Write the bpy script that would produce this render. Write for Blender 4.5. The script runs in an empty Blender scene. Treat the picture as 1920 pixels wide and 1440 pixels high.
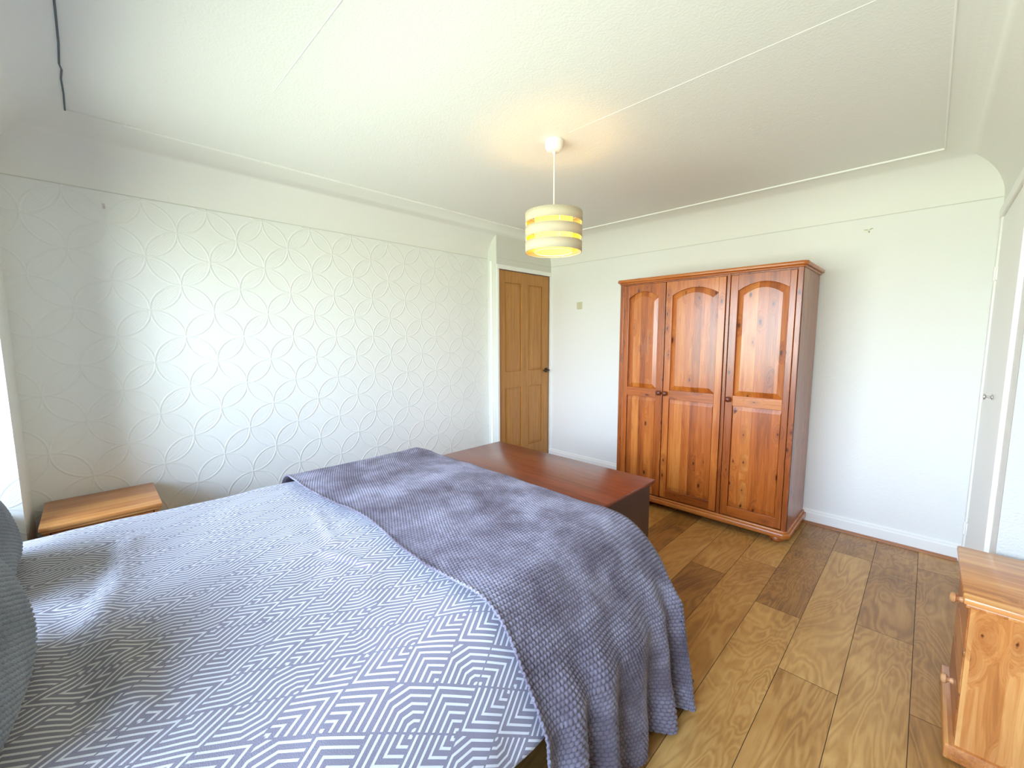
import bpy, bmesh, math, random
import numpy as np
from mathutils import Vector, Matrix

random.seed(7)
rng = np.random.default_rng(11)
S = bpy.context.scene
COL = S.collection

def lin(r, g, b):
    f = lambda c: (c/255/12.92) if c/255 <= .04045 else ((c/255+.055)/1.055)**2.4
    return (f(r), f(g), f(b), 1.0)

# ------------------------------------------------------------------ camera
F_PX, PITCH, YAW, ROLL, CAM_H = 785.0, 0.10835, 0.78228, -0.003325, 1.33
fw = Vector((-math.sin(YAW)*math.cos(PITCH), math.cos(YAW)*math.cos(PITCH), -math.sin(PITCH)))
rt0 = Vector((math.cos(YAW), math.sin(YAW), 0)); up0 = rt0.cross(fw)
rt = math.cos(ROLL)*rt0+math.sin(ROLL)*up0; up = -math.sin(ROLL)*rt0+math.cos(ROLL)*up0
cd = bpy.data.cameras.new('camera'); cam = bpy.data.objects.new('camera', cd); COL.objects.link(cam)
cd.sensor_fit = 'HORIZONTAL'; cd.sensor_width = 36; cd.lens = 36*F_PX/1920; cd.clip_start = .02
cam.matrix_world = Matrix(((rt.x, up.x, -fw.x, 0), (rt.y, up.y, -fw.y, 0), (rt.z, up.z, -fw.z, CAM_H), (0, 0, 0, 1)))
S.camera = cam

# ------------------------------------------------------------------ daylight, exposure
W = bpy.data.worlds.new('daylight'); S.world = W; W.use_nodes = True
wn, wl = W.node_tree.nodes, W.node_tree.links
bg = wn['Background']; tc = wn.new('ShaderNodeTexCoord'); sx = wn.new('ShaderNodeSeparateXYZ'); cr = wn.new('ShaderNodeValToRGB')
mp = wn.new('ShaderNodeMapRange'); mp.inputs[1].default_value = -1; mp.inputs[2].default_value = 1
wl.new(tc.outputs['Generated'], sx.inputs[0]); wl.new(sx.outputs['Z'], mp.inputs[0]); wl.new(mp.outputs[0], cr.inputs[0]); wl.new(cr.outputs[0], bg.inputs[0])
el = cr.color_ramp.elements
el[0].position = 0.0; el[0].color = (.40, .46, .38, 1)
el[1].position = 1.0; el[1].color = (.62, .80, 1.15, 1)
e = el.new(.48); e.color = (.55, .62, .52, 1)
e = el.new(.53); e.color = (.86, .98, 1.10, 1)
e = el.new(.70); e.color = (.68, .92, 1.34, 1)
bg.inputs[1].default_value = 18.5
S.view_settings.view_transform = 'Standard'; S.view_settings.look = 'None'
S.view_settings.exposure = 0.2; S.view_settings.gamma = 1.0; S.view_settings.use_curve_mapping = False
S.cycles.use_denoising = True
S.cycles.max_bounces = 16; S.cycles.diffuse_bounces = 10; S.cycles.transmission_bounces = 8; S.cycles.transparent_max_bounces = 12
S.cycles.caustics_reflective = False; S.cycles.caustics_refractive = False
S.cycles.sample_clamp_indirect = 8
# the window that lets the daylight in (portal: guides sampling only, it gives no light of its own)
XW0, XW1, ZW0, ZW1, YW = -2.66, 0.14, 0.66, 1.96, -0.56
ld = bpy.data.lights.new('window_portal', 'AREA'); ld.shape = 'RECTANGLE'; ld.size = XW1-XW0; ld.size_y = ZW1-ZW0
ld.cycles.is_portal = True
lo = bpy.data.objects.new('window_portal', ld); COL.objects.link(lo)
lo.location = ((XW0+XW1)/2, YW-.05, (ZW0+ZW1)/2); lo.rotation_euler = (math.radians(90), 0, 0)

# ------------------------------------------------------------------ helpers
ROOT = {}
def base_of(o):
    return ROOT.get(o.name, Vector((0, 0, 0)))
def tag(o, label=None, cat=None, group=None, kind=None):
    if label: o['label'] = label
    if cat: o['category'] = cat
    if group: o['group'] = group
    if kind: o['kind'] = kind
    return o
def thing(name, loc, label, cat, group=None):
    o = bpy.data.objects.new(name, None); COL.objects.link(o); o.location = loc; o.empty_display_size = .1
    ROOT[o.name] = Vector(loc); return tag(o, label, cat, group)
def mesh_obj(name, me, mat, parent=None, loc=None):
    o = bpy.data.objects.new(name, me); COL.objects.link(o); me.materials.append(mat)
    b = base_of(parent) if parent else Vector((0, 0, 0))
    w = Vector(loc) if loc is not None else b
    me.transform(Matrix.Translation(-w))
    if parent: o.parent = parent
    o.location = w-b; ROOT[o.name] = w
    return o
def obj(name, bm, mat, parent=None, smooth=False, loc=None, auto=True):
    bmesh.ops.recalc_face_normals(bm, faces=bm.faces)
    me = bpy.data.meshes.new(name); bm.to_mesh(me); bm.free()
    if smooth:
        for p in me.polygons: p.use_smooth = True
        if auto: me.set_sharp_from_angle(angle=math.radians(38))
    return mesh_obj(name, me, mat, parent, loc)
def struct(name, bm, mat, parent=None, **k):
    o = obj(name, bm, mat, parent, **k)
    if not parent: o['kind'] = 'structure'
    return o
def merge(bm, t):
    me = bpy.data.meshes.new('t'); t.to_mesh(me); t.free(); bm.from_mesh(me); bpy.data.meshes.remove(me)
def bx(bm, x0, x1, y0, y1, z0, z1, bev=0, seg=2):
    t = bmesh.new(); bmesh.ops.create_cube(t, size=1)
    for v in t.verts:
        v.co = ((x0+x1)/2+v.co.x*(x1-x0), (y0+y1)/2+v.co.y*(y1-y0), (z0+z1)/2+v.co.z*(z1-z0))
    if bev: bmesh.ops.bevel(t, geom=t.edges[:], offset=bev, segments=seg, affect='EDGES', profile=.5, clamp_overlap=True)
    merge(bm, t)
def box(*a, **k):
    bm = bmesh.new(); bx(bm, *a, **k); return bm
def lathe(bm, prof, c, axis='z', n=40, sgn=1):
    # prof: (radius, height) pairs
    rings = []
    for r, h in prof:
        ring = []
        for i in range(n):
            a = 2*math.pi*i/n; p, q = r*math.cos(a), r*math.sin(a)
            if axis == 'z': co = (c[0]+p, c[1]+q, c[2]+h*sgn)
            elif axis == 'x': co = (c[0]+h*sgn, c[1]+p, c[2]+q)
            else: co = (c[0]+p, c[1]+h*sgn, c[2]+q)
            ring.append(bm.verts.new(co))
        rings.append(ring)
    for A, B in zip(rings, rings[1:]):
        for i in range(n): bm.faces.new((A[i], A[(i+1) % n], B[(i+1) % n], B[i]))
    if prof[0][0] > 1e-4: bm.faces.new(rings[0])
    if prof[-1][0] > 1e-4: bm.faces.new(rings[-1][::-1])
def lathed(prof, c, axis='z', n=40, sgn=1):
    bm = bmesh.new(); lathe(bm, prof, c, axis, n, sgn)
    bmesh.ops.remove_doubles(bm, verts=bm.verts, dist=1e-5); return bm
def prism(bm, pts, d0, d1, mp3, bev=0):
    t = bmesh.new(); A = [t.verts.new(mp3(p[0], p[1], d0)) for p in pts]; B = [t.verts.new(mp3(p[0], p[1], d1)) for p in pts]
    t.faces.new(A); t.faces.new(B[::-1]); n = len(pts)
    for i in range(n): t.faces.new((A[i], A[(i+1) % n], B[(i+1) % n], B[i]))
    bmesh.ops.recalc_face_normals(t, faces=t.faces)
    if bev: bmesh.ops.bevel(t, geom=t.edges[:], offset=bev, segments=1, affect='EDGES', clamp_overlap=True)
    merge(bm, t)
def raised(bm, outer, inner, d_out, d_in, mp3):
    A = [bm.verts.new(mp3(p[0], p[1], d_out)) for p in outer]; B = [bm.verts.new(mp3(p[0], p[1], d_in)) for p in inner]
    n = len(A)
    for i in range(n): bm.faces.new((A[i], A[(i+1) % n], B[(i+1) % n], B[i]))
    bm.faces.new(B)
def tube(bm, pts, r, n=8):
    P = [Vector(p) for p in pts]; rings = []
    for i, p in enumerate(P):
        d = (P[min(i+1, len(P)-1)]-P[max(i-1, 0)]).normalized()
        a = d.orthogonal().normalized() if i == 0 else (u_-d*u_.dot(d)).normalized()
        u_ = a; b = d.cross(a)
        rings.append([bm.verts.new(p+r*(math.cos(2*math.pi*k/n)*a+math.sin(2*math.pi*k/n)*b)) for k in range(n)])
    for A, B in zip(rings, rings[1:]):
        for k in range(n): bm.faces.new((A[k], A[(k+1) % n], B[(k+1) % n], B[k]))
    bm.faces.new(rings[0][::-1]); bm.faces.new(rings[-1])
def grid_mesh(name, P, UV=None, keep=None, smooth=True):
    # P: (n,m,3) array -> mesh
    n, m = P.shape[:2]; idx = np.arange(n*m).reshape(n, m)
    q = np.stack([idx[:-1, :-1], idx[1:, :-1], idx[1:, 1:], idx[:-1, 1:]], -1).reshape(-1, 4)
    if keep is not None:
        kk = keep.reshape(-1)[q].all(1); q = q[kk]
    used = np.unique(q); remap = -np.ones(n*m, int); remap[used] = np.arange(len(used)); q = remap[q]
    V = P.reshape(-1, 3)[used]
    me = bpy.data.meshes.new(name); me.vertices.add(len(V)); me.vertices.foreach_set('co', V.astype(np.float32).ravel())
    me.loops.add(len(q)*4); me.loops.foreach_set('vertex_index', q.astype(np.int32).ravel())
    me.polygons.add(len(q)); me.polygons.foreach_set('loop_start', np.arange(0, len(q)*4, 4, dtype=np.int32))
    me.update(calc_edges=True)
    if UV is not None:
        uv = me.uv_layers.new(name='cloth'); U = UV.reshape(-1, 2)[used]
        uv.data.foreach_set('uv', U[q.ravel()].astype(np.float32).ravel())
    me.polygons.foreach_set('use_smooth', np.full(len(q), smooth))
    me.validate(); return me
def smooth_noise(shape_xy, X, Y, cell, seed):
    r = np.random.default_rng(seed); T = r.standard_normal((64, 64))
    u = X/cell+17.3; v = Y/cell+9.1; i = np.floor(u).astype(int); j = np.floor(v).astype(int); a = u-i; b = v-j
    a = a*a*(3-2*a); b = b*b*(3-2*b)
    g = lambda p, q: T[p % 64, q % 64]
    return g(i, j)*(1-a)*(1-b)+g(i+1, j)*a*(1-b)+g(i, j+1)*(1-a)*b+g(i+1, j+1)*a*b

# ------------------------------------------------------------------ materials
class NT:
    def __init__(s, name):
        s.m = bpy.data.materials.new(name); s.m.use_nodes = True; s.t = s.m.node_tree; s.n = s.t.nodes; s.l = s.t.links
        s.p = s.n['Principled BSDF']
    def node(s, ty, **k):
        o = s.n.new(ty)
        for a, b in k.items(): setattr(o, a, b)
        return o
    def put(s, sock, v):
        if hasattr(v, 'is_linked') or isinstance(v, bpy.types.NodeSocket): s.l.new(v, sock)
        else: sock.default_value = v
    def m_(s, op, a, b=0.0, c=0.0, clamp=False):
        o = s.node('ShaderNodeMath', operation=op, use_clamp=clamp); s.put(o.inputs[0], a); s.put(o.inputs[1], b)
        s.put(o.inputs[2], c); return o.outputs[0]
    def noise(s, vec, scale, detail=2, rough=.5, dist=0.0):
        o = s.node('ShaderNodeTexNoise'); s.put(o.inputs['Vector'], vec); o.inputs['Scale'].default_value = scale
        o.inputs['Detail'].default_value = detail; o.inputs['Roughness'].default_value = rough; o.inputs['Distortion'].default_value = dist
        return o.outputs['Fac']
    def mapping(s, vec, scale=(1, 1, 1), loc=(0, 0, 0), rot=(0, 0, 0)):
        o = s.node('ShaderNodeMapping'); s.put(o.inputs[0], vec); o.inputs['Scale'].default_value = scale
        o.inputs['Location'].default_value = loc; o.inputs['Rotation'].default_value = rot; return o.outputs[0]
    def sep(s, vec):
        o = s.node('ShaderNodeSeparateXYZ'); s.put(o.inputs[0], vec); return o.outputs
    def comb(s, x, y, z):
        o = s.node('ShaderNodeCombineXYZ')
        for i, v in enumerate((x, y, z)): s.put(o.inputs[i], v)
        return o.outputs[0]
    def ramp(s, fac, stops):
        o = s.node('ShaderNodeValToRGB'); s.put(o.inputs[0], fac); e = o.color_ramp.elements
        while len(e) < len(stops): e.new(.5)
        for q, (p, c) in zip(e, stops): q.position = p; q.color = c
        return o.outputs[0]
    def mix(s, fac, a, b, blend='MIX'):
        o = s.node('ShaderNodeMix', data_type='RGBA', blend_type=blend); s.put(o.inputs[0], fac); s.put(o.inputs[6], a); s.put(o.inputs[7], b)
        return o.outputs[2]
    def bump(s, h, dist=.01, strength=1.0):
        o = s.node('ShaderNodeBump'); s.put(o.inputs['Height'], h); o.inputs['Distance'].default_value = dist; o.inputs['Strength'].default_value = strength
        s.l.new(o.outputs[0], s.p.inputs['Normal'])
    def co(s, which='Object'):
        return s.node('ShaderNodeTexCoord').outputs[which]
    def set(s, **k):
        for a, b in k.items(): s.put(s.p.inputs[a.replace('_', ' ')], b)
        return s

def plain(name, c, rough=.5, metal=0.0, **k):
    t = NT(name); t.set(Base_Color=c, Roughness=rough, Metallic=metal)
    for a, b in k.items(): t.put(t.p.inputs[a.replace('_', ' ')], b)
    return t.m

def ramp_white(v):
    return (v, v, v, 1)

def m_paint(name, c, bump=.0006, scale=90, rough=.6):
    t = NT(name); v = t.co(); t.set(Base_Color=c, Roughness=rough)
    if bump:
        h = t.m_('ADD', t.noise(v, scale, 3), t.m_('MULTIPLY', t.noise(v, scale*.25, 2), .6)); t.bump(h, bump)
    return t.m

C_WALL = lin(230, 231, 226)
def m_paper():
    """embossed wallpaper of interlocking circles; node at (y .11, z 1.93), pitch .1455; hatched petals"""
    t = NT('embossed_wallpaper'); g = t.node('ShaderNodeNewGeometry'); P = t.sep(g.outputs['Position'])
    nx = t.m_('ABSOLUTE', t.sep(g.outputs['Normal'])[0]); side = t.m_('GREATER_THAN', nx, .5)
    uc = t.m_('ADD', t.m_('MULTIPLY', P[1], side), t.m_('MULTIPLY', P[0], t.m_('SUBTRACT', 1, side)))
    s = .1455
    u = t.m_('ADD', t.m_('DIVIDE', t.m_('SUBTRACT', uc, .110), s), 100); v = t.m_('ADD', t.m_('DIVIDE', t.m_('SUBTRACT', P[2], 1.929), s), 100)
    i = t.m_('FLOOR', u); j = t.m_('FLOOR', v); a = t.m_('SUBTRACT', u, i); b = t.m_('SUBTRACT', v, j)
    par = t.m_('MODULO', t.m_('ADD', i, j), 2)            # 0: petal along the rising diagonal
    ap = t.m_('ABSOLUTE', t.m_('SUBTRACT', a, par))       # flip
    na = t.m_('SUBTRACT', 1, ap); nb = t.m_('SUBTRACT', 1, b)
    r1 = t.m_('SQRT', t.m_('ADD', t.m_('MULTIPLY', na, na), t.m_('MULTIPLY', b, b)))
    r2 = t.m_('SQRT', t.m_('ADD', t.m_('MULTIPLY', ap, ap), t.m_('MULTIPLY', nb, nb)))
    def line(r, w):
        return t.m_('SUBTRACT', 1, t.m_('DIVIDE', t.m_('ABSOLUTE', t.m_('SUBTRACT', r, 1)), w), clamp=True)
    L = t.m_('MAXIMUM', line(r1, .046), line(r2, .046))
    inside = t.m_('MULTIPLY', t.m_('LESS_THAN', r1, .95), t.m_('LESS_THAN', r2, .95))
    hatch = t.m_('MULTIPLY', t.m_('ADD', t.m_('SINE', t.m_('MULTIPLY', t.m_('SUBTRACT', ap, b), 70)), 1), .5)
    H = t.m_('ADD', L, t.m_('MULTIPLY', t.m_('MULTIPLY', inside, hatch), t.m_('MULTIPLY', t.m_('SUBTRACT', 1.15, par), .22)))
    inner = t.m_('MAXIMUM', line(t.m_('ADD', r1, .12), .03), line(t.m_('ADD', r2, .12), .03))
    H = t.m_('ADD', H, t.m_('MULTIPLY', inner, .12))
    H = t.m_('ADD', H, t.m_('MULTIPLY', t.noise(g.outputs['Position'], 160, 3), .18))
    # vertical seams between the paper drops
    t.set(Base_Color=C_WALL, Roughness=.55); t.bump(H, .0017); return t.m

def m_wood(name, c_lo, c_mid, c_hi, grain='z', plank=0.0, plank_axis='x', knots=.5, knot_scale=5, rough=.32, coat=.3, gs=1.0, seed=0, vary=.5):
    t = NT(name); v = t.co('Object'); inf = t.node('ShaderNodeObjectInfo').outputs['Random']
    off = t.m_('MULTIPLY', inf, 37.0); P = t.sep(v); ax = 'xyz'.index(grain)
    if plank:
        pc = P['xyz'.index(plank_axis)]; pi = t.m_('FLOOR', t.m_('ADD', t.m_('DIVIDE', pc, plank), 50.3))
        wn = t.node('ShaderNodeTexWhiteNoise', noise_dimensions='2D'); t.put(wn.inputs['Vector'], t.comb(pi, off, 0)); pr = wn.outputs['Value']
    else: pr = inf
    sh = t.comb(t.m_('ADD', P[0], t.m_('ADD', off, t.m_('MULTIPLY', pr, 3))), t.m_('ADD', P[1], t.m_('MULTIPLY', pr, 7)), t.m_('ADD', P[2], off))
    sc = [14, 14, 14]; sc[ax] = .8
    st = t.mapping(sh, tuple(q*gs for q in sc))
    sk = [9, 9, 9]; sk[ax] = 4.2
    # knots: sparse voronoi cells, squashed across the grain
    vo = t.node('ShaderNodeTexVoronoi', feature='F1'); vo.voronoi_dimensions = '2D'; SP = t.sep(sh); oth = [k for k in range(3) if k != ax]; kv = t.comb(t.m_('MULTIPLY', t.m_('ADD', SP[oth[0]], SP[oth[1]]), 9*knot_scale/5), t.m_('MULTIPLY', SP[ax], 4.2*knot_scale/5), 0); t.put(vo.inputs['Vector'], kv)
    vo.inputs['Scale'].default_value = 1; vo.inputs['Randomness'].default_value = 1
    keep = t.m_('GREATER_THAN', t.sep(vo.outputs['Color'])[0], 1-knots)
    kd = vo.outputs['Distance']
    halo = t.m_('MULTIPLY', t.m_('SUBTRACT', 1, t.m_('DIVIDE', kd, .42), clamp=True), keep)
    ks = t.m_('ADD', .035, t.m_('MULTIPLY', t.sep(vo.outputs['Color'])[1], .11))
    kdw = t.m_('ADD', kd, t.m_('MULTIPLY', t.m_('SUBTRACT', t.noise(v, 60, 2), .5), .09))
    core = t.m_('MULTIPLY', t.m_('SUBTRACT', 1, t.m_('DIVIDE', kdw, ks), clamp=True), keep)
    warp = t.node('ShaderNodeVectorMath', operation='ADD'); t.put(warp.inputs[0], st); t.put(warp.inputs[1], t.comb(t.m_('MULTIPLY', halo, .9), t.m_('MULTIPLY', halo, .9), t.m_('MULTIPLY', halo, .9)))
    n1 = t.noise(warp.outputs[0], 1.6, 4, .55, .6)
    n2 = t.noise(t.mapping(warp.outputs[0], (5, 5, 5)), 1.5, 3, .6)
    rings = t.m_('ADD', t.m_('MULTIPLY', t.m_('SINE', t.m_('MULTIPLY', n1, 60)), .05), n1)
    f = t.m_('ADD', rings, t.m_('MULTIPLY', t.m_('SUBTRACT', n2, .5), .35))
    f = t.m_('ADD', f, t.m_('MULTIPLY', t.m_('SUBTRACT', pr, .5), vary))
    c = t.ramp(f, [(.08, c_lo), (.5, c_mid), (.92, c_hi)])
    c = t.mix(t.m_('MULTIPLY', halo, .45), c, c_lo)
    kc = (c_lo[0]*.42, c_lo[1]*.28, c_lo[2]*.2, 1)
    c = t.mix(t.m_('MULTIPLY', core, 1.8, clamp=True), c, kc)
    t.set(Base_Color=c, Roughness=rough, Coat_Weight=coat, Coat_Roughness=.18)
    t.bump(n2, .0006); return t.m

def m_maze():
    """duvet print: white maze lines in nested chevrons on lavender grey, drawn in cloth coordinates (metres)"""
    t = NT('maze_print_cotton'); uv = t.co('UV'); P = t.sep(uv); T = .086; r = .7071
    dot = lambda a_, b_: t.m_('ADD', t.m_('MULTIPLY', P[0], a_), t.m_('MULTIPLY', P[1], b_))
    p = t.m_('ADD', t.m_('DIVIDE', dot(.848, .530), T), 60)       # stripes lean 122 and 58 degrees to the bed's width
    q = t.m_('ADD', t.m_('DIVIDE', dot(-.848, .530), T), 60)
    i = t.m_('FLOOR', p); j = t.m_('FLOOR', q); a = t.m_('SUBTRACT', p, i); b = t.m_('SUBTRACT', q, j)
    hi = t.m_('FLOOR', t.m_('DIVIDE', i, 2)); hj = t.m_('FLOOR', t.m_('DIVIDE', j, 2))
    fa = t.m_('MODULO', t.m_('ADD', i, hj), 2); fb = t.m_('MODULO', t.m_('ADD', j, hi), 2)
    A = t.m_('ABSOLUTE', t.m_('SUBTRACT', a, fa)); B = t.m_('ABSOLUTE', t.m_('SUBTRACT', b, fb))
    mx = t.m_('MAXIMUM', A, B); mn = t.m_('MINIMUM', A, B); ch = t.m_('MULTIPLY', t.m_('ADD', A, B), t.m_('MULTIPLY', t.m_('ABSOLUTE', t.m_('SUBTRACT', fa, fb)), .60))
    sel = t.m_('LESS_THAN', t.m_('MODULO', t.m_('ADD', t.m_('MULTIPLY', i, 2), j), 5), 1.5)
    mc = t.m_('MAXIMUM', mx, ch)
    m = t.m_('ADD', t.m_('MULTIPLY', sel, mn), t.m_('MULTIPLY', t.m_('SUBTRACT', 1, sel), mc))
    ph = t.m_('SUBTRACT', t.m_('FRACT', t.m_('ADD', t.m_('MULTIPLY', m, 6), .06)), .5)
    w = t.m_('DIVIDE', t.m_('SUBTRACT', .175, t.m_('ABSOLUTE', ph)), .05); w = t.m_('ADD', w, .5, clamp=True)
    # plain grey gaps along some cell borders (the thick lines that cross)
    eb = t.m_('MINIMUM', t.m_('MINIMUM', A, B), t.m_('MINIMUM', t.m_('SUBTRACT', 1, A), t.m_('SUBTRACT', 1, B)))
    w = t.m_('MULTIPLY', w, t.m_('GREATER_THAN', eb, .022))
    nz = t.noise(t.mapping(uv, (1, 1, 1)), 260, 2)
    g = t.mix(t.m_('MULTIPLY', nz, .5), lin(122, 117, 128), lin(106, 99, 110))
    t.set(Base_Color=t.mix(w, g, lin(192, 191, 192)), Roughness=.85, Sheen_Weight=.15)
    t.bump(t.m_('ADD', t.noise(uv, 420, 2), t.m_('MULTIPLY', w, .5)), .0008); return t.m

def m_fleece(name, c1, c2, c3, patch=4.0):
    t = NT(name); uv = t.co('UV'); n = t.noise(uv, patch, 5, .68, .15)
    c = t.ramp(n, [(.36, c1), (.50, c2), (.64, c3)])
    fz = t.noise(uv, 480, 3, .7); P = t.sep(uv)                 # sculpted pile: gaps between the tufts painted darker to deepen their shade
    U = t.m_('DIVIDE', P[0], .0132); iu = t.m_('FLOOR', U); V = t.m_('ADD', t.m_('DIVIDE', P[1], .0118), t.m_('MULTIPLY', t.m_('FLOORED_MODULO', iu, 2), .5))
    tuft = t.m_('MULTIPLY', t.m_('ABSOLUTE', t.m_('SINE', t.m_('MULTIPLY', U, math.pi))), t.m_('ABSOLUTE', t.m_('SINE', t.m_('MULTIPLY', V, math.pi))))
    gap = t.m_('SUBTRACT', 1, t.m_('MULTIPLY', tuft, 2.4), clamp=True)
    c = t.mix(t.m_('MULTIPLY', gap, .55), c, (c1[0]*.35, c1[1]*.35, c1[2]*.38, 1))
    c = t.mix(t.m_('MULTIPLY', fz, .35), c, lin(70, 66, 78))
    t.set(Base_Color=c, Roughness=.95, Sheen_Weight=.25, Sheen_Roughness=.4, Sheen_Tint=lin(225, 228, 240)); t.bump(fz, .0025); return t.m

def m_floor():
    t = NT('oak_laminate'); at = t.node('ShaderNodeAttribute', attribute_name='plank'); pr = at.outputs['Fac']
    v = t.co('Object'); P = t.sep(v)
    sh = t.comb(t.m_('ADD', P[0], t.m_('MULTIPLY', pr, 13)), t.m_('ADD', P[1], t.m_('MULTIPLY', pr, 29)), 0)
    n0 = t.noise(t.mapping(sh, (3.2, .75, 1)), 1.2, 3, .5, 1.2)
    st = t.noise(t.mapping(sh, (60, 2.2, 1)), 1.5, 4, .65)
    ring = t.m_('SINE', t.m_('MULTIPLY', t.m_('ADD', n0, t.m_('MULTIPLY', st, .03)), 120))
    cath = t.m_('MULTIPLY', ring, t.m_('MULTIPLY', t.noise(sh, 3.0, 2), .16))
    blot = t.noise(t.mapping(sh, (2, 1, 1)), 3.2, 4, .6, .4)
    f = t.m_('ADD', t.m_('ADD', t.m_('MULTIPLY', pr, .36), t.m_('MULTIPLY', blot, .62)), t.m_('ADD', cath, t.m_('MULTIPLY', t.m_('SUBTRACT', st, .5), .30)))
    c = t.ramp(f, [(.14, lin(112, 74, 34)), (.46, lin(163, 116, 58)), (.86, lin(202, 158, 92))])
    t.set(Base_Color=c, Roughness=.42, Coat_Weight=.12, Coat_Roughness=.3); t.bump(st, .0006); return t.m

M = {}
M['paper'] = m_paper()
M['wall'] = m_paint('painted_wall', C_WALL, .0006, 120)
M['wallB'] = m_paint('painted_woodchip_wall', C_WALL, .0009, 70)
M['ceil'] = m_paint('stippled_ceiling', lin(230, 230, 224), .0010, 110)
M['cove'] = m_paint('painted_cove', lin(230, 230, 223), .0005, 60)
M['gloss'] = m_paint('white_gloss_trim', lin(238, 238, 232), .0002, 30, .3)
M['bead'] = plain('ceiling_bead_paint', lin(240, 240, 234), .4)
M['crack'] = plain('dark_crack', lin(95, 102, 106), .8)
M['line'] = plain('paper_edge_line', lin(206, 206, 196), .7)
M['floor'] = m_floor()
PINE = (lin(116, 52, 14), lin(170, 90, 30), lin(198, 126, 58))
M['pine'] = m_wood('antique_pine', *PINE, plank=0, knots=.42, knot_scale=7.5, rough=.3, coat=.35)
M['pine_planks'] = m_wood('antique_pine_planks', *PINE, plank=.058, knots=.42, knot_scale=6, rough=.3, coat=.35, vary=.42)
M['pine_h'] = m_wood('antique_pine_rail', *PINE, grain='x', knots=.4, knot_scale=7, rough=.3, coat=.35)
M['pine_y'] = m_wood('antique_pine_depth', *PINE, grain='y', knots=.4, rough=.3, coat=.35)
LP = (lin(140, 74, 30), lin(192, 124, 62), lin(222, 166, 98))
M['lp_y'] = m_wood('bright_pine_y', *LP, grain='y', plank=.085, plank_axis='x', knots=.3, knot_scale=4, vary=.45)
M['lp_x'] = m_wood('bright_pine_x', *LP, grain='x', plank=.085, plank_axis='y', knots=.3, knot_scale=4, vary=.35)
M['lp_zy'] = m_wood('bright_pine_side', *LP, grain='z', plank=.075, plank_axis='x', knots=.85, knot_scale=4.8, vary=.6)
M['lp_front'] = m_wood('bright_pine_front', lin(128, 66, 26), lin(176, 104, 50), lin(205, 140, 80), grain='y', knots=.4)
M['oak'] = m_wood('oak_veneer', lin(160, 106, 42), lin(186, 130, 60), lin(206, 154, 84), plank=0, knots=0.0, rough=.4, coat=.1, gs=1.6)
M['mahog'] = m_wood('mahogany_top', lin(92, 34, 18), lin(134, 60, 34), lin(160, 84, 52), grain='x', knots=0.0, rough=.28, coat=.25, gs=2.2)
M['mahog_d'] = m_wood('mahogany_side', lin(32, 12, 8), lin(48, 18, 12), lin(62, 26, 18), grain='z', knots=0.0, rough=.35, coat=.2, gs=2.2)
M['knob_d'] = plain('dark_turned_knob', lin(96, 42, 22), .3)
M['knob_l'] = m_wood('light_turned_knob', lin(170, 112, 66), lin(206, 152, 100), lin(228, 184, 134), knots=0.0, gs=2)
M['maze'] = m_maze()
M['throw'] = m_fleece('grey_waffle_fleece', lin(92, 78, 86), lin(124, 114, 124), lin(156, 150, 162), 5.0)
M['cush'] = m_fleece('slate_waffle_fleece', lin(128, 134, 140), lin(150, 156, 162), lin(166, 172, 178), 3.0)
M['matt'] = plain('mattress_ticking', lin(225, 225, 225), .9)
M['black'] = plain('black_bed_base', lin(26, 25, 28), .6)
M['chrome'] = plain('brushed_steel', lin(200, 198, 192), .28, 1.0)
M['iron'] = plain('dark_bronze', lin(70, 56, 40), .35, .9)
M['plastic'] = plain('white_plastic', lin(240, 238, 230), .35)
M['cream'] = plain('cream_plastic', lin(205, 200, 168), .4)
M['upvc'] = plain('white_upvc', lin(240, 242, 242), .25)

def m_fabric(name, c, trans, tc):
    t = NT(name); n, l = t.n, t.l; v = t.co()
    d = n.new('ShaderNodeBsdfDiffuse'); tr = n.new('ShaderNodeBsdfTranslucent'); mx = n.new('ShaderNodeMixShader')
    wv = t.noise(t.mapping(v, (1, 1, 5)), 160, 3, .6)
    col = t.mix(t.m_('MULTIPLY', wv, .35), c, (c[0]*.62, c[1]*.6, c[2]*.52, 1)); l.new(col, d.inputs[0]); tr.inputs[0].default_value = tc
    mx.inputs[0].default_value = trans; l.new(d.outputs[0], mx.inputs[1]); l.new(tr.outputs[0], mx.inputs[2]); l.new(mx.outputs[0], n['Material Output'].inputs[0])
    return t.m
M['linen'] = m_fabric('linen_shade', lin(208, 200, 176), .14, lin(240, 215, 150))
M['inner'] = m_fabric('inner_diffuser_drum', lin(248, 226, 150), .55, lin(255, 232, 120))
def m_emit(name, c, s):
    t = NT(name); t.set(Base_Color=(1, 1, 1, 1), Emission_Color=c, Emission_Strength=s); return t.m
M['bulb'] = m_emit('glowing_bulb', lin(255, 206, 120), 90)
def m_glass():
    t = NT('window_glass'); n, l = t.n, t.l; a = n.new('ShaderNodeBsdfTransparent'); g = n.new('ShaderNodeBsdfGlossy'); g.inputs['Roughness'].default_value = .02
    mx = n.new('ShaderNodeMixShader'); fr = n.new('ShaderNodeFresnel'); fr.inputs[0].default_value = 1.3
    l.new(fr.outputs[0], mx.inputs[0]); l.new(a.outputs[0], mx.inputs[1]); l.new(g.outputs[0], mx.inputs[2]); l.new(mx.outputs[0], n['Material Output'].inputs[0]); return t.m
M['glass'] = m_glass()

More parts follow.
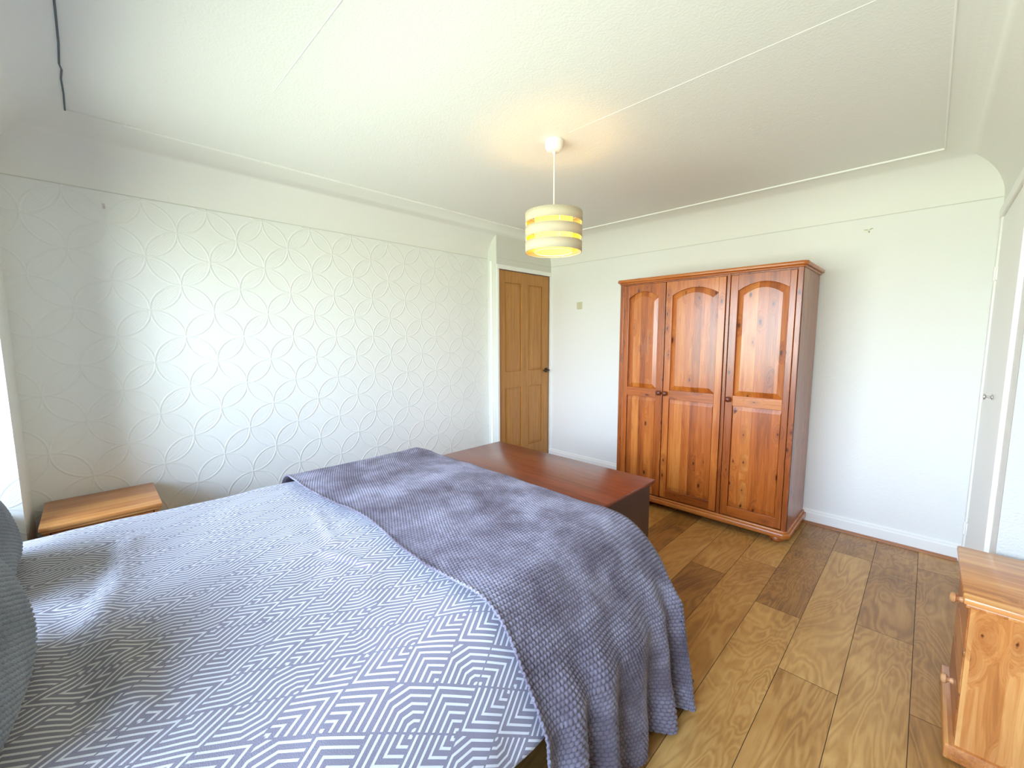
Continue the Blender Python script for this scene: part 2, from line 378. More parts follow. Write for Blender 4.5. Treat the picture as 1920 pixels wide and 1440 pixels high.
# ------------------------------------------------------------------ room shell
XA, XC, YD, YB = -3.075, .23, -.255, 3.575     # wallpapered wall, cupboard wall, window wall, wardrobe wall
ZR, ZC = 2.09, 2.345                           # springing of the cove, flat ceiling
OA, OC, OD, OB = .283, .25, .263, .225         # how far the cove reaches in from each wall
XD = -2.953                                    # face of the boxed-in door corner
XALC, YALC = .66, 2.30                         # alcove beyond the cupboard on the right
TH = .12
struct('wall_left', box(XA-TH, XA, YD-.5, YB+TH, -.05, 2.6), M['paper'])
struct('wall_back', box(XA-TH, XALC+TH, YB, YB+TH, -.05, 2.6), M['wallB'])
bm = bmesh.new(); bx(bm, XC, XC+.4, YALC+.015, YB, 0, 2.6); struct('wall_right', bm, M['wall'])
struct('wall_alcove', box(XALC, XALC+TH, -.7, YALC+.3, -.05, 2.6), M['wall'])
struct('wall_cupboard_end', box(XC, XALC, YALC, YALC+.015, 0, 2.6), m_paint('woodchip_paper', lin(196, 198, 192), .002, 130))  # paper colour lowered to offset the direct window light on this face
bm = bmesh.new()                               # window wall: pier by the nightstand, head above, wall below the sill
bx(bm, XA, -2.72, YD-.42, YD, 0, 2.6); bx(bm, -2.72, XALC, YD-.42, YD, 2.02, 2.6)
bx(bm, .20, XALC+TH, YD-.42, YD, 0, 2.02); bx(bm, -2.72, .20, YD-.42, -.40, 0, .560)
struct('wall_front', bm, M['paper'])
struct('trim_1', box(-2.715, .195, YW-.06, -.31, .561, .598, bev=.006), M['gloss'])     # window board
# window
wf = bmesh.new()
bx(wf, -2.719, XW0, YW-.06, YW, .60, 2.019, bev=.004); bx(wf, XW1, .199, YW-.06, YW, .60, 2.019, bev=.004)
bx(wf, XW0, XW1, YW-.058, YW-.002, .60, ZW0, bev=.004); bx(wf, XW0, XW1, YW-.058, YW-.002, ZW1, 2.019, bev=.004)
for xm in (-1.76, -.80): bx(wf, xm-.03, xm+.03, YW-.055, YW-.005, ZW0, ZW1, bev=.004)
win = struct('window_1', wf, M['upvc'])
for k, (a, b) in enumerate(((XW0, -1.79), (-1.73, -.83), (-.77, XW1))):
    obj('pane', box(a, b, YW-.034, YW-.028, ZW0, ZW1), M['glass'], win)
# floor planks: seams every .193 m along x, joints as photographed
joints = {0: [3.28, 1.95, .62], -1: [2.42, 1.1], -2: [3.19, 1.868, .55], -3: [2.283, 1.0], -4: [2.712, 1.42, .12], -5: [2.437, 1.2], -6: [3.0, 1.7, .4], -7: [2.2, .9]}
bm = bmesh.new(); lay = bm.faces.layers.float.new('plank')
X0 = .046; W_ = .1926; tones = {(0, 1): .45, (0, 0): .7, (-1, 0): .30, (-2, 0): .30, (-2, 1): .95, (-2, 2): .6, (-3, 0): .12, (-3, 1): .85, (-4, 0): .9, (-4, 1): .55}
for c in range(-17, 5):
    xa, xb = X0+c*W_, X0+(c+1)*W_
    js = joints.get(c) or [random.uniform(2.2, 3.3)-1.3*k for k in range(3)]
    ys = [YB]+js+[YD-.5]
    for k in range(len(ys)-1):
        g = .0011
        q = [bm.verts.new(p) for p in ((xa+g, ys[k+1]+g, 0), (xb-g, ys[k+1]+g, 0), (xb-g, ys[k]-g, 0), (xa+g, ys[k]-g, 0))]
        fc = bm.faces.new(q); fc[lay] = tones.get((c, k), random.random())
bmesh.ops.recalc_face_normals(bm, faces=bm.faces)
struct('floor', bm, M['floor'])
struct('floor_underlay', box(XA, XALC, YD-.5, YB, -.05, -.0012), plain('dark_seam', lin(62, 44, 26), .8))
# ceiling (flat) and the big cove
bm = box(XA-TH, XALC+TH, YD-.5, YB+TH, ZC+.001, ZC+.1)
struct('ceiling', bm, M['ceil'])
bm = bmesh.new(); rings = []; NP = 14
for k in range(NP+1):
    a = k/NP*math.pi/2; o = 1-math.cos(a); z = ZR+(ZC-ZR)*math.sin(a)
    rings.append([bm.verts.new((XA+OA*o, YD+OD*o, z)), bm.verts.new((XC-OC*o, YD+OD*o, z)), bm.verts.new((XC-OC*o, YB-OB*o, z)), bm.verts.new((XA+OA*o, YB-OB*o, z))])
for A, B in zip(rings, rings[1:]):
    for i in range(4): bm.faces.new((A[i], A[(i+1) % 4], B[(i+1) % 4], B[i]))
cv = struct('trim_2', bm, M['cove'], smooth=True)
# paper edge line at the foot of the cove
bm = bmesh.new()
bx(bm, XA, XA+.0035, YD, 2.768, ZR-.002, ZR+.002); bx(bm, -2.95, XC, YB-.0035, YB, ZR-.002, ZR+.002); bx(bm, XD-.003, XD+.003, 2.772, YB, ZR-.0015, ZR+.0015)
struct('trim_3', bm, M['line'])
# beads between cove and ceiling
bm = bmesh.new(); e = .0055
bx(bm, XA+OA-e, XA+OA+e, .20, YB-OB, ZC-.007, ZC+.002, bev=.002); bx(bm, XA+OA, XC-OC, YB-OB-e, YB-OB+e, ZC-.008, ZC+.002, bev=.002)
bx(bm, XC-OC-.003, XC-OC+.003, .2, YB-OB, ZC-.003, ZC+.002)
struct('trim_4', bm, M['bead'])
bm = bmesh.new()
for yj, xs in ((.62, -2.0), (1.765, -1.35)):
    t_ = bmesh.new(); tube(t_, [(xs, yj, ZC+.003), (xs+.25, yj, ZC+.0024), (XC-OC, yj, ZC+.0024)], .0028, 8); merge(bm, t_)
struct('trim_9', bm, M['ceil'])
bm = bmesh.new(); yy = YD+OD
pts = [(-2.80, 0), (-2.62, .001), (-2.48, -.002), (-2.40, .002), (-2.36, -.003), (-2.2, .001), (-1.2, 0)]
tube(bm, [(x, yy+o, ZC-.001) for x, o in pts], .0032, 6); struct('trim_5', bm, M['crack'])
# skirting boards and the wooden beading on the floor
def skirt(name, axis, a, b, at, sgn):
    bm = bmesh.new()
    prof = [(0, 0), (.018, 0), (.018, .075), (.012, .084), (.012, .092), (.006, .1), (0, .1)]
    mp3 = (lambda p, q, d: (d, at+sgn*p, q)) if axis == 'x' else (lambda p, q, d: (at+sgn*p, d, q))
    prism(bm, prof, a, b, mp3); return struct(name, bm, M['gloss'])
skirt('baseboard_back', 'x', -2.95, XC, YB, -1); skirt('baseboard_left', 'y', YD, 2.69, XA, 1)
M['beading'] = m_wood('pine_beading', lin(134, 84, 52), lin(168, 112, 76), lin(190, 138, 100), grain='x', knots=0)
bm = bmesh.new(); prism(bm, [(0, 0), (.016, 0), (.015, .007), (.010, .013), (0, .016)], -2.93, XC-.02, lambda p, q, d: (d, YB-.018-p, q)); struct('trim_6', bm, M['beading'])
# boxed door corner
bm = bmesh.new()
bx(bm, XA-.01, XD, 2.768, 2.794, 0, ZC); bx(bm, XA-.01, XD, 2.794, YB, 1.992, ZC); bx(bm, XA-.01, XD-.05, 2.794, YB, 0, 1.992)
struct('wall_door_box', bm, m_paint('dimmed_wall_paint', lin(212, 212, 202), .0005, 80))  # wall colour darkened so the window-facing side looks less brightly lit
bm = bmesh.new()                                # architrave and frame
bx(bm, XA+.038, XA+.064, 2.758, 2.769, 0, 2.062, bev=.002)
bx(bm, XD-.004, XD+.008, 2.770, 2.796, 0, 1.989, bev=.002); bx(bm, XD-.004, XD+.008, 2.770, YB, 1.990, 2.03, bev=.002)
bx(bm, XD-.004, XD+.004, 3.556, YB, 0, 1.989, bev=.001)
struct('trim_7', bm, M['gloss'])
# oak four panel door
def P3(y, z, d): return (d, y, z)
bm = bmesh.new(); y0, y1, z0, z1 = 2.799, 3.553, .006, 1.985; xf = XD-.012
bx(bm, XD-.045, xf-.010, y0, y1, z0, z1)
st = .092; yc = (y0+y1)/2; zr = [(z1-.112, z1), (.832, .998), (z0, .205)]
for a, b in ((y0, y0+st), (y1-st-.012, y1), (yc-.052, yc+.052)): bx(bm, xf-.012, xf, a, b, z0, z1, bev=.0015)
for a, b in zr: bx(bm, xf-.012, xf-.0004, y0+st-.001, y1-st-.011, a, b, bev=.001)
for ya, yb in ((y0+st, yc-.052), (yc+.052, y1-st-.012)):
    for za, zb in ((.998, z1-.112), (.205, .832)):
        o = [(ya, za), (yb, za), (yb, zb), (ya, zb)]; i_ = .028
        raised(bm, o, [(ya+i_, za+i_), (yb-i_, za+i_), (yb-i_, zb-i_), (ya+i_, zb-i_)], xf-.010, xf-.004, P3)
door = struct('door_1', bm, M['oak'])
bm = bmesh.new(); lathe(bm, [(.0, 0), (.026, 0), (.026, .006), (.02, .009), (.009, .012), (.009, .04), (0, .042)], (xf, 3.512, .985), 'x', 24)
bx(bm, xf+.034, xf+.046, 3.42, 3.52, .977, .993, bev=.005); obj('door_handle', bm, M['iron'], door, smooth=True)
for zz in (1.74, .985, .25):
    bm = bmesh.new(); lathe(bm, [(0, -.045), (.007, -.045), (.007, .045), (0, .045)], (xf+.006, y0-.002, zz), 'z', 12); obj('hinge', bm, M['iron'], door, smooth=True)
# cupboard door in the right wall
bm = bmesh.new()
bx(bm, XC-.014, XC+.01, 3.40, 3.46, 0, 1.985, bev=.003); bx(bm, XC-.014, XC+.01, 2.48, 2.66, 0, 1.985, bev=.003)
bx(bm, XC-.018, XC+.01, 2.48, 3.46, 1.95, 2.0, bev=.003); struct('trim_8', bm, M['gloss'])
bm = bmesh.new(); bx(bm, XC-.006, XC+.02, 2.665, 3.395, .01, 1.945, bev=.002); d2 = struct('door_2', bm, M['gloss'])
for zz in (1.66, .26):
    bm = bmesh.new(); bx(bm, XC-.012, XC-.004, 3.372, 3.42, zz-.035, zz+.035, bev=.002); lathe(bm, [(0, -.035), (.006, -.035), (.006, .035), (0, .035)], (XC-.014, 3.397, zz), 'z', 12); obj('hinge', bm, M['gloss'], d2, smooth=True)
bm = bmesh.new(); lathe(bm, [(0, 0), (.012, 0), (.012, .003), (.005, .006), (.005, .018), (.013, .022), (.013, .027), (0, .029)], (XC-.008, 2.91, 1.054), 'x', 20, -1); obj('door_knob', bm, M['chrome'], d2, smooth=True)
skirt('baseboard_right', 'y', 2.30, 2.48, XC, -1)

# ------------------------------------------------------------------ small things on the walls
sw = thing('wall_switch', (-2.571, YB, 1.662), 'small square cream wall switch beside the oak door', 'switch')
obj('plate', box(-2.602, -2.540, YB-.009, YB, 1.626, 1.698, bev=.003), M['cream'], sw); obj('rocker', box(-2.580, -2.562, YB-.013, YB-.008, 1.645, 1.678, bev=.002), M['cream'], sw)
bm = bmesh.new(); bx(bm, XA, XA+.004, .105, .115, 2.003, 2.028, bev=.001); tube(bm, [(XA+.003, .110, 2.01), (XA+.014, .110, 2.004), (XA+.017, .110, 2.014)], .0025, 6)
tag(obj('picture_hook', bm, M['chrome'], loc=(XA, .11, 2.0)), 'tiny metal picture hook high on the circle-patterned wallpaper', 'hook')
bm = bmesh.new()
for dx, dz in ((-.022, .008), (.018, .012), (.003, -.012)): tube(bm, [(-.33+dx, YB, 2.008+dz), (-.33+dx*.3, YB-.012, 2.008+dz*.4)], .003, 6)
tag(obj('wall_hook', bm, M['cream'], loc=(-.33, YB, 2.0)), 'small three-pronged hook on the plain wall right of the wardrobe top', 'hook')

# ------------------------------------------------------------------ pendant light
LX, LY = -1.456, 1.781
pl = thing('pendant_light', (LX, LY, ZC), 'lit pendant lamp with banded cream drum shade hanging from the ceiling', 'ceiling lamp')
obj('ceiling_rose', lathed([(0, -.052), (.030, -.052), (.038, -.046), (.046, -.030), (.047, 0), (0, 0)], (LX, LY, ZC)), M['plastic'], pl, smooth=True)
bm = bmesh.new()
lathe(bm, [(0, -.064), (.007, -.064), (.010, -.050), (0, -.05)], (LX, LY, ZC), 'z', 12); obj('cord_grip', bm, M['plastic'], pl, smooth=True)
bm = bmesh.new(); tube(bm, [(LX, LY, ZC-.05), (LX+.001, LY, 2.15), (LX, LY, 1.955)], .0032, 8); obj('flex', bm, M['plastic'], pl, smooth=True)
ZT, ZB_, RO, RI = 1.985, 1.782, .150, .100
for k, (a, b) in enumerate(((1.933, 1.985), (1.857, 1.910), (1.782, 1.834))):
    bm = bmesh.new(); n = 72
    for i in range(n):
        a0, a1 = 2*math.pi*i/n, 2*math.pi*(i+1)/n
        bm.faces.new([bm.verts.new((LX+r*math.cos(q), LY+r*math.sin(q), z)) for q, z, r in ((a0, a, RO), (a1, a, RO), (a1, b, RO), (a0, b, RO))])
    bmesh.ops.remove_doubles(bm, verts=bm.verts, dist=1e-5)
    band = obj('shade_band', bm, M['linen'], pl, smooth=True, auto=False)
    md = band.modifiers.new('thick', 'SOLIDIFY'); md.thickness = .0022; md.offset = -1
bm = bmesh.new(); n = 64
for i in range(n):
    a0, a1 = 2*math.pi*i/n, 2*math.pi*(i+1)/n
    bm.faces.new([bm.verts.new((LX+RI*math.cos(q), LY+RI*math.sin(q), z)) for q, z in ((a0, 1.79), (a1, 1.79), (a1, 1.978), (a0, 1.978))])
bmesh.ops.remove_doubles(bm, verts=bm.verts, dist=1e-5); obj('inner_drum', bm, M['inner'], pl, smooth=True, auto=False)
bm = bmesh.new()
for z in (1.785, 1.982):
    for R_ in (RO-.003, RI):
        tube(bm, [(LX+R_*math.cos(2*math.pi*i/48), LY+R_*math.sin(2*math.pi*i/48), z) for i in range(49)], .0016, 6)
for k in range(3):
    a = k*2*math.pi/3+.5; tube(bm, [(LX+.02*math.cos(a), LY+.02*math.sin(a), 1.955), (LX+RO*math.cos(a), LY+RO*math.sin(a), 1.98)], .0016, 6)
for a in (3.75, 4.0, .4, 1.9, 5.6): tube(bm, [(LX+(RO-.004)*math.cos(a), LY+(RO-.004)*math.sin(a), 1.785), (LX+(RO-.004)*math.cos(a), LY+(RO-.004)*math.sin(a), 1.982)], .0018, 6)
obj('shade_frame', bm, M['plastic'], pl, smooth=True)
obj('lamp_holder', lathed([(0, 0), (.02, 0), (.02, -.04), (.016, -.05), (0, -.05)], (LX, LY, 1.965)), M['plastic'], pl, smooth=True)
obj('bulb', lathed([(0, -.100), (.014, -.097), (.025, -.085), (.030, -.068), (.027, -.05), (.016, -.025), (.013, -.005), (0, -.003)], (LX, LY, 1.918)), M['bulb'], pl, smooth=True)

# ------------------------------------------------------------------ wardrobe
wr = thing('wardrobe', (-1.19, 3.30, 0), 'three-door antique pine wardrobe with arched panels against the back wall', 'wardrobe')
YF = 3.05; X1, X2 = -1.795, -.565
bm = bmesh.new()
bx(bm, X1, X1+.022, YF+.004, 3.553, .085, 1.755, bev=.002); bx(bm, X2-.022, X2, YF+.004, 3.553, .085, 1.755, bev=.002)
bx(bm, X1+.02, X2-.02, 3.54, 3.552, .085, 1.755); bx(bm, X1+.02, X2-.02, YF+.03, 3.55, .085, .11); bx(bm, X1+.02, X2-.02, YF+.03, 3.55, 1.735, 1.755)
bx(bm, X1, X1+.030, YF, YF+.022, .085, 1.755, bev=.003); bx(bm, X2-.030, X2, YF, YF+.022, .085, 1.755, bev=.003)
bx(bm, -.994, -.972, YF, YF+.022, .085, 1.755, bev=.003); bx(bm, X1+.02, X2-.02, YF+.006, YF+.022, 1.742, 1.755)
obj('carcass', bm, M['pine'], wr)
bm = bmesh.new()                                # cornice with clipped corners
def slab(bm, x0, x1, y0, y1, z0, z1, cut, ov=0):
    pts = [(x0, y1), (x0, y0+cut), (x0+cut, y0), (x1-cut, y0), (x1, y0+cut), (x1, y1)]
    prism(bm, pts, z0, z1, lambda a, b, d: (a, b, d), bev=.004)
slab(bm, X1-.010, X2+.010, YF-.010, 3.556, 1.752, 1.766, .012); slab(bm, X1-.024, X2+.024, YF-.024, 3.562, 1.764, 1.787, .02)
obj('cornice', bm, M['pine_h'], wr, smooth=True)
bm = bmesh.new(); slab(bm, X1-.022, X2+.022, YF-.024, 3.556, .046, .078, .03); slab(bm, X1-.010, X2+.010, YF-.010, 3.556, .074, .092, .02)
obj('plinth', bm, M['pine_h'], wr, smooth=True)
for fx in (X1+.06, X2-.06):
    for fy in (YF+.05, 3.49): obj('bun_foot', lathed([(0, 0), (.030, 0), (.044, .012), (.046, .026), (.038, .040), (.03, .048), (0, .048)], (fx, fy, 0)), M['pine'], wr, smooth=True)
def Q3(x, z, d): return (x, d, z)
def arch(x0, x1, za, zb, zt, n=10):
    # rectangle x0..x1, za..zb with segmental arch rising to zt
    P = [(x0, za), (x1, za)]
    for k in range(n+1):
        s_ = k/n; P.append((x1+(x0-x1)*s_, zb+(zt-zb)*(1-(2*s_-1)**2)))
    return P
ZD0, ZD1 = .100, 1.740
for n_, (a, b, kx) in enumerate(((X1+.032, -1.418, -1.438), (-1.412, -.998, -1.390), (-.968, X2-.032, -.945))):
    bm = bmesh.new(); sw_ = .047; L_, R_ = a+sw_, b-sw_
    if n_ == 0: R_ = b-.055
    if n_ == 2: R_ = b-.035
    zm0, zm1 = .872, .940; zb_ = .165
    bx(bm, a, L_, YF-.002, YF+.02, ZD0, ZD1, bev=.0025); bx(bm, R_, b, YF-.002, YF+.02, ZD0, ZD1, bev=.0025)
    top = arch(L_, R_, 0, 1.640, 1.688)[2:]
    prism(bm, [(L_, ZD1), (R_, ZD1)]+top, YF-.0015, YF+.02, Q3)
    door_ = obj('door', bm, M['pine'], wr)
    bm = bmesh.new(); bx(bm, L_, R_, YF-.0015, YF+.02, zm0, zm1, bev=.001); obj('rail', bm, M['pine_h'], door_); bm = bmesh.new(); bx(bm, L_, R_, YF-.0015, YF+.02, ZD0, zb_, bev=.001); obj('rail', bm, M['pine_h'], door_)
    bm = bmesh.new()
    raised(bm, arch(L_, R_, zm1, 1.640, 1.688), arch(L_+.034, R_-.034, zm1+.034, 1.606, 1.650), YF+.012, YF+.002, Q3)
    raised(bm, [(L_, zb_), (R_, zb_), (R_, zm0), (L_, zm0)], [(L_+.006, zb_+.03), (R_-.006, zb_+.03), (R_-.006, zm0-.03), (L_+.006, zm0-.03)], YF+.012, YF+.004, Q3)
    t_ = bmesh.new(); bx(t_, L_, R_, YF+.012, YF+.018, zb_, 1.69); merge(bm, t_)
    obj('panel', bm, M['pine_planks'], door_)
    obj('knob', lathed([(0, 0), (.012, 0), (.009, .008), (.011, .014), (.018, .020), (.019, .027), (.013, .034), (0, .037)], (kx, YF-.002, .914), 'y', 24, -1), M['knob_d'], door_, smooth=True)

# ------------------------------------------------------------------ mahogany chest at the foot of the bed
ck = thing('blanket_chest', (-1.61, 1.82, 0), 'low dark mahogany-topped chest at the foot of the bed', 'chest')
zt = .572; a0, a1, b0, b1 = -2.215, -.995, 1.545, 2.095
bm = bmesh.new(); bx(bm, a0, a1, b0, b1, zt-.018, zt, bev=.004); obj('top', bm, M['mahog'], ck, smooth=True)
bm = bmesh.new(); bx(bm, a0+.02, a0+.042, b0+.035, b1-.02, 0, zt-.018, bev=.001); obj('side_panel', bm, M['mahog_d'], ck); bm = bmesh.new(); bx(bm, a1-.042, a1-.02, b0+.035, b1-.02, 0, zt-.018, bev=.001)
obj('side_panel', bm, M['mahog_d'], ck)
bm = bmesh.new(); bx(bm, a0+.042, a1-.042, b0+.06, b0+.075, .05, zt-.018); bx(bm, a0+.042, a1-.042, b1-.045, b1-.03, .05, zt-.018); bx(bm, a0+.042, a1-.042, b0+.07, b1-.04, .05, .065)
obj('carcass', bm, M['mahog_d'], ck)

# ------------------------------------------------------------------ pine bedside chests
def bedside(loc, x0, x1, y0, y1, h, front, label, opened=-1):
    r = thing('bedside_chest', loc, label, 'bedside table', 'pine bedside chests')
    s_ = front                                         # +1 front faces +x, -1 faces -x
    xf_ = x1 if s_ > 0 else x0; inn = lambda d: xf_-s_*d
    X = lambda p, q: (min(p, q), max(p, q))
    obj('top', box(*X(inn(0), (x0 if s_ > 0 else x1)), y0, y1, h-.020, h, bev=.005), M['lp_y'] if s_ > 0 else M['lp_x'], r, smooth=True)
    bm = bmesh.new(); bx(bm, *X(inn(.006), (x0 if s_ > 0 else x1)), y0+.006, y1-.006, h-.032, h-.019, bev=.004)
    obj('top_moulding', bm, M['lp_y'], r, smooth=True); bm = bmesh.new()
    bx(bm, *X(inn(-.006), (x0 if s_ > 0 else x1)), y0+.002, y1-.002, .012, .062, bev=.006); obj('base_moulding', bm, M['lp_y'], r, smooth=True)
    bm = bmesh.new(); xb = x0+.006 if s_ > 0 else x1-.006
    for ya in (y0+.014, y1-.032): bx(bm, *X(inn(.017), xb), ya, ya+.018, .05, h-.03, bev=.001)
    bx(bm, *X(xb, xb+s_*.01), y0+.03, y1-.03, .05, h-.03); bx(bm, *X(inn(.02), xb), y0+.03, y1-.03, .052, .066)
    obj('carcass', bm, M['lp_zy'], r)
    hs = (h-.032-.066)/3
    for k in range(3):
        za = .070+k*hs; zb = .066+(k+1)*hs-.004; px = 0
        bm = bmesh.new(); bx(bm, *X(inn(.034)+s_*px, inn(.014)+s_*px), y0+.035, y1-.035, za, zb, bev=.004)
        bx(bm, *X(inn(.30)+s_*px, inn(.033)+s_*px), y0+.045, y1-.045, za+.01, zb-.02)
        d_ = obj('drawer', bm, M['lp_front'], r)
        for yy_ in ((y0+y1)/2,) if k != 1 else ():
            obj('knob', lathed([(0, 0), (.010, 0), (.007, .008), (.009, .013), (.016, .018), (.017, .024), (.011, .030), (0, .032)], (inn(.014)+s_*px, yy_, (za+zb)/2), 'x', 20, s_), M['knob_l'], d_, smooth=True)
    for fx in (x0+.045, x1-.045):
        for fy in (y0+.045, y1-.045): obj('bun_foot', lathed([(0, 0), (.018, 0), (.026, .01), (.024, .024), (.018, .032), (0, .032)], (fx, fy, 0)), M['lp_zy'], r, smooth=True)
    return r
bedside((-2.84, -.01, 0), -3.055, -2.632, -.215, .196, .53, 1, 'pine bedside chest in the corner between the bed and patterned wall')
bedside((.33, 2.03, 0), .130, .53, 1.795, 2.25, .55, -1, 'pine bedside chest with knotty side at the right, beyond the bed', opened=0)

# ------------------------------------------------------------------ bed, duvet, throw
bed = thing('bed', (-1.40, .55, 0), 'large bed on a black base standing between the patterned wall and open floor', 'bed')
obj('bed_base', box(-2.14, -.80, -.37, 1.36, .10, .34, bev=.01), M['black'], bed)
obj('mattress', box(-2.18, -.76, -.38, 1.40, .34, .575, bev=.05, seg=4), M['matt'], bed, smooth=True)
for fx in (-2.08, -.86):
    for fy in (-.30, .62, 1.28):
        bm = bmesh.new(); lathe(bm, [(0, 0), (.02, 0), (.025, .02), (.025, .1), (0, .1)], (fx, fy, 0), 'z', 16); obj('leg', bm, M['chrome'], bed, smooth=True)
XI, XI2, YI = -.845, -2.215, 1.40               # inner flat rectangle of the bedding
ZTOP = .612
def profile(drop_len=1.4, rmax=.27, zd=.25, pw=2.2, flare=.035):
    r = np.linspace(0, rmax, 80); z = -zd*(r/rmax)**pw
    r2 = rmax+np.linspace(.001, 1, 60)*flare; z2 = -zd-np.linspace(.001, 1, 60)*1.0
    R = np.r_[r, r2]; Z = np.r_[z, z2]; Ls = np.r_[0, np.cumsum(np.hypot(np.diff(R), np.diff(Z)))]
    return Ls, R, Z
Ls, PR, PZ = profile()
def drape(X, Y, off=0.0, fold=.03, seed=3, ky=.42, kf=.5):
    dxn = np.maximum(X-XI, 0); dxf = np.maximum(XI2-X, 0); dx = dxn+dxf; sx_ = np.where(X > XI, 1., np.where(X < XI2, -1., 0.)); dy = np.maximum(Y-YI, 0)
    d = np.hypot(dx, dy); ph = np.arctan2(dy, np.maximum(dx, 1e-9)); ph = np.where(d < 1e-9, 0, ph)
    r = np.interp(d, Ls, PR); z = np.interp(d, Ls, PZ)
    drop = np.clip((-z-.10)/.45, 0, 1.2)
    # folds: along the near side by y, round the corner by angle
    cx = np.minimum(X, XI); cx = np.maximum(cx, XI2); cy = np.minimum(Y, YI)
    w = np.sin(ph)**2
    per = (cy-YI)+ph*.34                                     # perimeter coordinate in metres
    f = np.sin(per*2*np.pi/.155+.9+.8*np.sin(per*9))*(.75+.35*np.sin(per*13+2))
    f2 = np.sin(ph*9.0+.6)*np.exp(-((ph-.75)/.55)**2)*1.25
    f = f*(1-.6*np.exp(-((ph-.75)/.5)**2))+f2
    amp = fold*drop**1.15
    r = r+amp*f+fold*.35*drop*(ph > 0)*np.sin(2*ph)
    kyy = ky+(1-ky)*0
    x = cx+sx_*np.cos(ph)*r; y = cy+np.sin(ph)*r*kyy
    zz = ZTOP+off+z
    over = np.maximum(.014-zz, 0); zz = np.maximum(zz, .014+.004*np.sin(per*60))
    x = x+sx_*np.cos(ph)*over*.5; y = y+np.sin(ph)*over*.3
    return np.stack([x, y, zz], -1), d
def normals(P):
    a = np.gradient(P, axis=0); b = np.gradient(P, axis=1); n = np.cross(a, b); return n/np.maximum(np.linalg.norm(n, axis=-1, keepdims=True), 1e-12)
# duvet
gx = np.arange(-2.86, -.30, .010); gy = np.arange(-.34, 1.70, .010); X, Y = np.meshgrid(gx, gy, indexing='ij')
P, d = drape(X, Y, 0, .006)
nz = smooth_noise(None, X, Y, .33, 1)*.004+smooth_noise(None, X, Y, .14, 2)*.0018+smooth_noise(None, X*.5+Y*.9, Y*.3-X*.6, .06, 5)*.0012
def crease(x0, y0, x1, y1, w, h):
    tx, ty = x1-x0, y1-y0; L2 = tx*tx+ty*ty; tt = np.clip(((X-x0)*tx+(Y-y0)*ty)/L2, 0, 1); dd = np.hypot(X-x0-tt*tx, Y-y0-tt*ty)
    return h*np.exp(-(dd/w)**2)
nz += crease(-1.42, .50, -1.22, .58, .020, .0035)-crease(-1.405, .480, -1.205, .560, .014, .0035)
nz += crease(-1.78, .62, -1.45, .56, .02, .006)+crease(-2.0, .05, -1.5, -.02, .03, .008)-crease(-2.0, 0.0, -1.5, -.08, .03, .008)
nz += crease(-1.6, -.05, -1.05, .02, .03, .009)-crease(-1.6, -.12, -1.1, -.06, .03, .008)
nm = normals(P); nm *= np.sign(nm[..., 2:3]+1e-6); P = P+nm*nz[..., None]
keep = (d < .365) & ~((Y > .86) & (d > .04))
me = grid_mesh('duvet', P, np.stack([X, Y], -1), keep); dv = mesh_obj('duvet', me, M['maze'], loc=(-1.5, .5, .6))
md = dv.modifiers.new('thick', 'SOLIDIFY'); md.thickness = .022; md.offset = -1
tag(dv, 'lavender grey duvet printed with white maze lines spread over the bed', 'duvet')
# throw
st = .0033
gx = np.arange(-2.70, -.07, st); gy = np.arange(.665, 2.12, st); X, Y = np.meshgrid(gx, gy, indexing='ij')
Yw = Y+.020*np.sin((X+2.0)*2.2)+.012*np.sin(X*7)
Yw = np.where(X > -.6, Yw+(X+.6)*.10, Yw)
P, d = drape(X, Yw, .028, .046, ky=.42)
nz = smooth_noise(None, X, Y, .33, 1)*.004+smooth_noise(None, X, Y, .14, 2)*.0018+smooth_noise(None, X, Y, .10, 9)*.0015+.004
pu, pv = .0132, .0118; U = X/pu; iu = np.floor(U); V = Y/pv+.5*(iu % 2)
bob = np.abs(np.sin(np.pi*U))**.7*np.abs(np.sin(np.pi*V))**.6
edge = np.exp(-((Y-gy[0])/.012)**2)
nm = normals(P); fl = np.sign(nm[nm.shape[0]//2, 60, 2]); nm *= fl
flat = .55+.45*np.clip((smooth_noise(None, X, Y, .12, 21)+1.2)/1.6, 0, 1)
P = P+nm*(nz+bob*.0085*flat+edge*.006)[..., None]
Xc, Yc = -.085, YI+.70; cr_ = .10
keep = (d < .86) & (Y < Yc) & (X < Xc)
corner = (X > Xc-cr_) & (Y > Yc-cr_) & (np.hypot(X-(Xc-cr_), Y-(Yc-cr_)) > cr_); keep &= ~corner
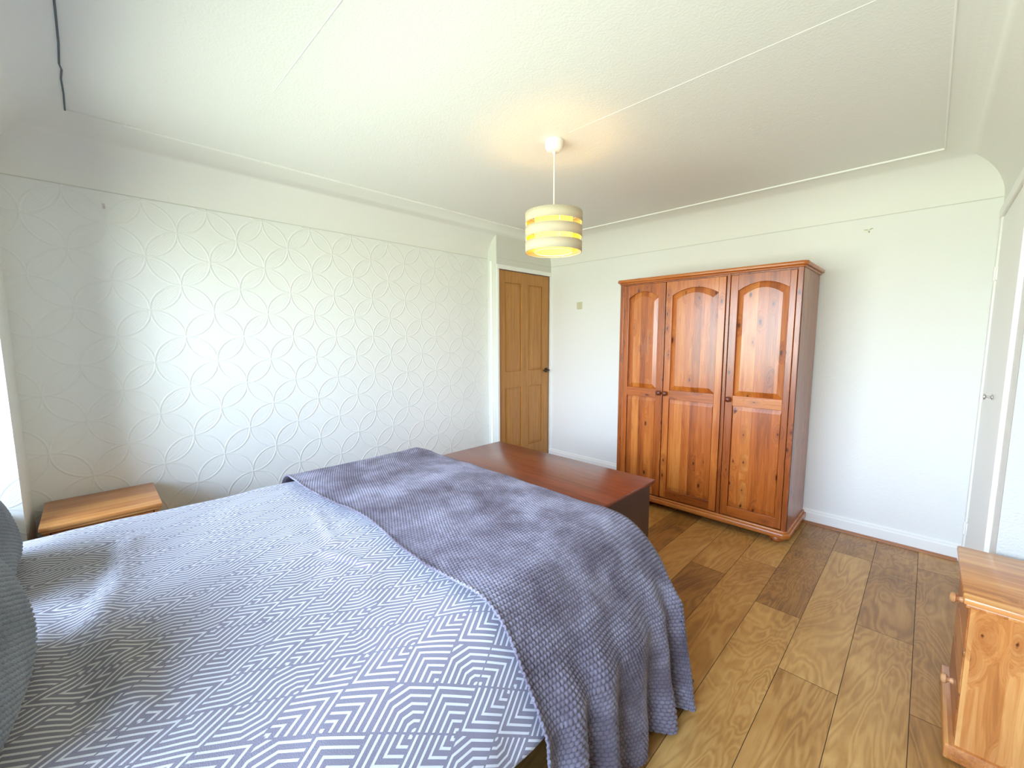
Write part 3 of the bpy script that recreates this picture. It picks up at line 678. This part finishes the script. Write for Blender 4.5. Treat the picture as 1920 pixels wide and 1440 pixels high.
me = grid_mesh('throw_blanket', P, np.stack([X, Y], -1), keep); tb = mesh_obj('throw_blanket', me, M['throw'], loc=(-1.4, 1.1, .62))
md = tb.modifiers.new('thick', 'SOLIDIFY'); md.thickness = .006; md.offset = -1
tag(tb, 'grey waffle fleece throw folded across the foot of the bed', 'blanket')

# cushions leaning at the head of the bed
def cushion(c, w, h, th, lean, yaw, label, seed):
    n, m = 150, 150; a = np.linspace(-1, 1, n); b = np.linspace(-1, 1, m); A, B = np.meshgrid(a, b, indexing='ij')
    parts = []
    for s_ in (1, -1):
        pin = 1-.10*(np.abs(A)**2)*(1-np.abs(B)**2)*0
        t = (np.clip(1-np.abs(A)**2.6, 0, 1)*np.clip(1-np.abs(B)**2.6, 0, 1))**.42
        x = A*w/2*np.sqrt(1-.30*B**4); z = B*h/2*np.sqrt(1-.30*A**4); y = s_*t*th/2
        u = x/.0132; v = z/.0118+.5*(np.floor(u) % 2); bob = np.abs(np.sin(np.pi*u))**.7*np.abs(np.sin(np.pi*v))**.6
        y = y+s_*bob*.007*np.clip(t*3, 0, 1)+s_*smooth_noise(None, x, z, .12, seed)*.004*t
        parts.append((np.stack([x, y, z], -1), np.stack([x, z], -1)))
    bm = bmesh.new(); mats = Matrix.Translation(Vector(c)) @ Matrix.Rotation(yaw, 4, 'Z') @ Matrix.Rotation(lean, 4, 'X')
    for Pp, UVp in parts:
        me_ = grid_mesh('t', Pp, UVp); bm.from_mesh(me_); bpy.data.meshes.remove(me_)
    bmesh.ops.remove_doubles(bm, verts=bm.verts, dist=2e-4)
    bmesh.ops.transform(bm, matrix=mats, verts=bm.verts)
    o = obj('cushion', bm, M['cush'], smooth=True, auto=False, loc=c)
    return tag(o, label, 'cushion', 'cushions at the head of the bed')
cushion((-1.90, -.295, .740), .46, .30, .17, math.radians(12), -.03, 'slate waffle cushion at the bed head, the one nearer the patterned wall', 31)
cushion((-1.22, -.240, .750), .56, .34, .18, math.radians(12), -.08, 'slate waffle cushion at the bed head, in the bottom left foreground', 32)
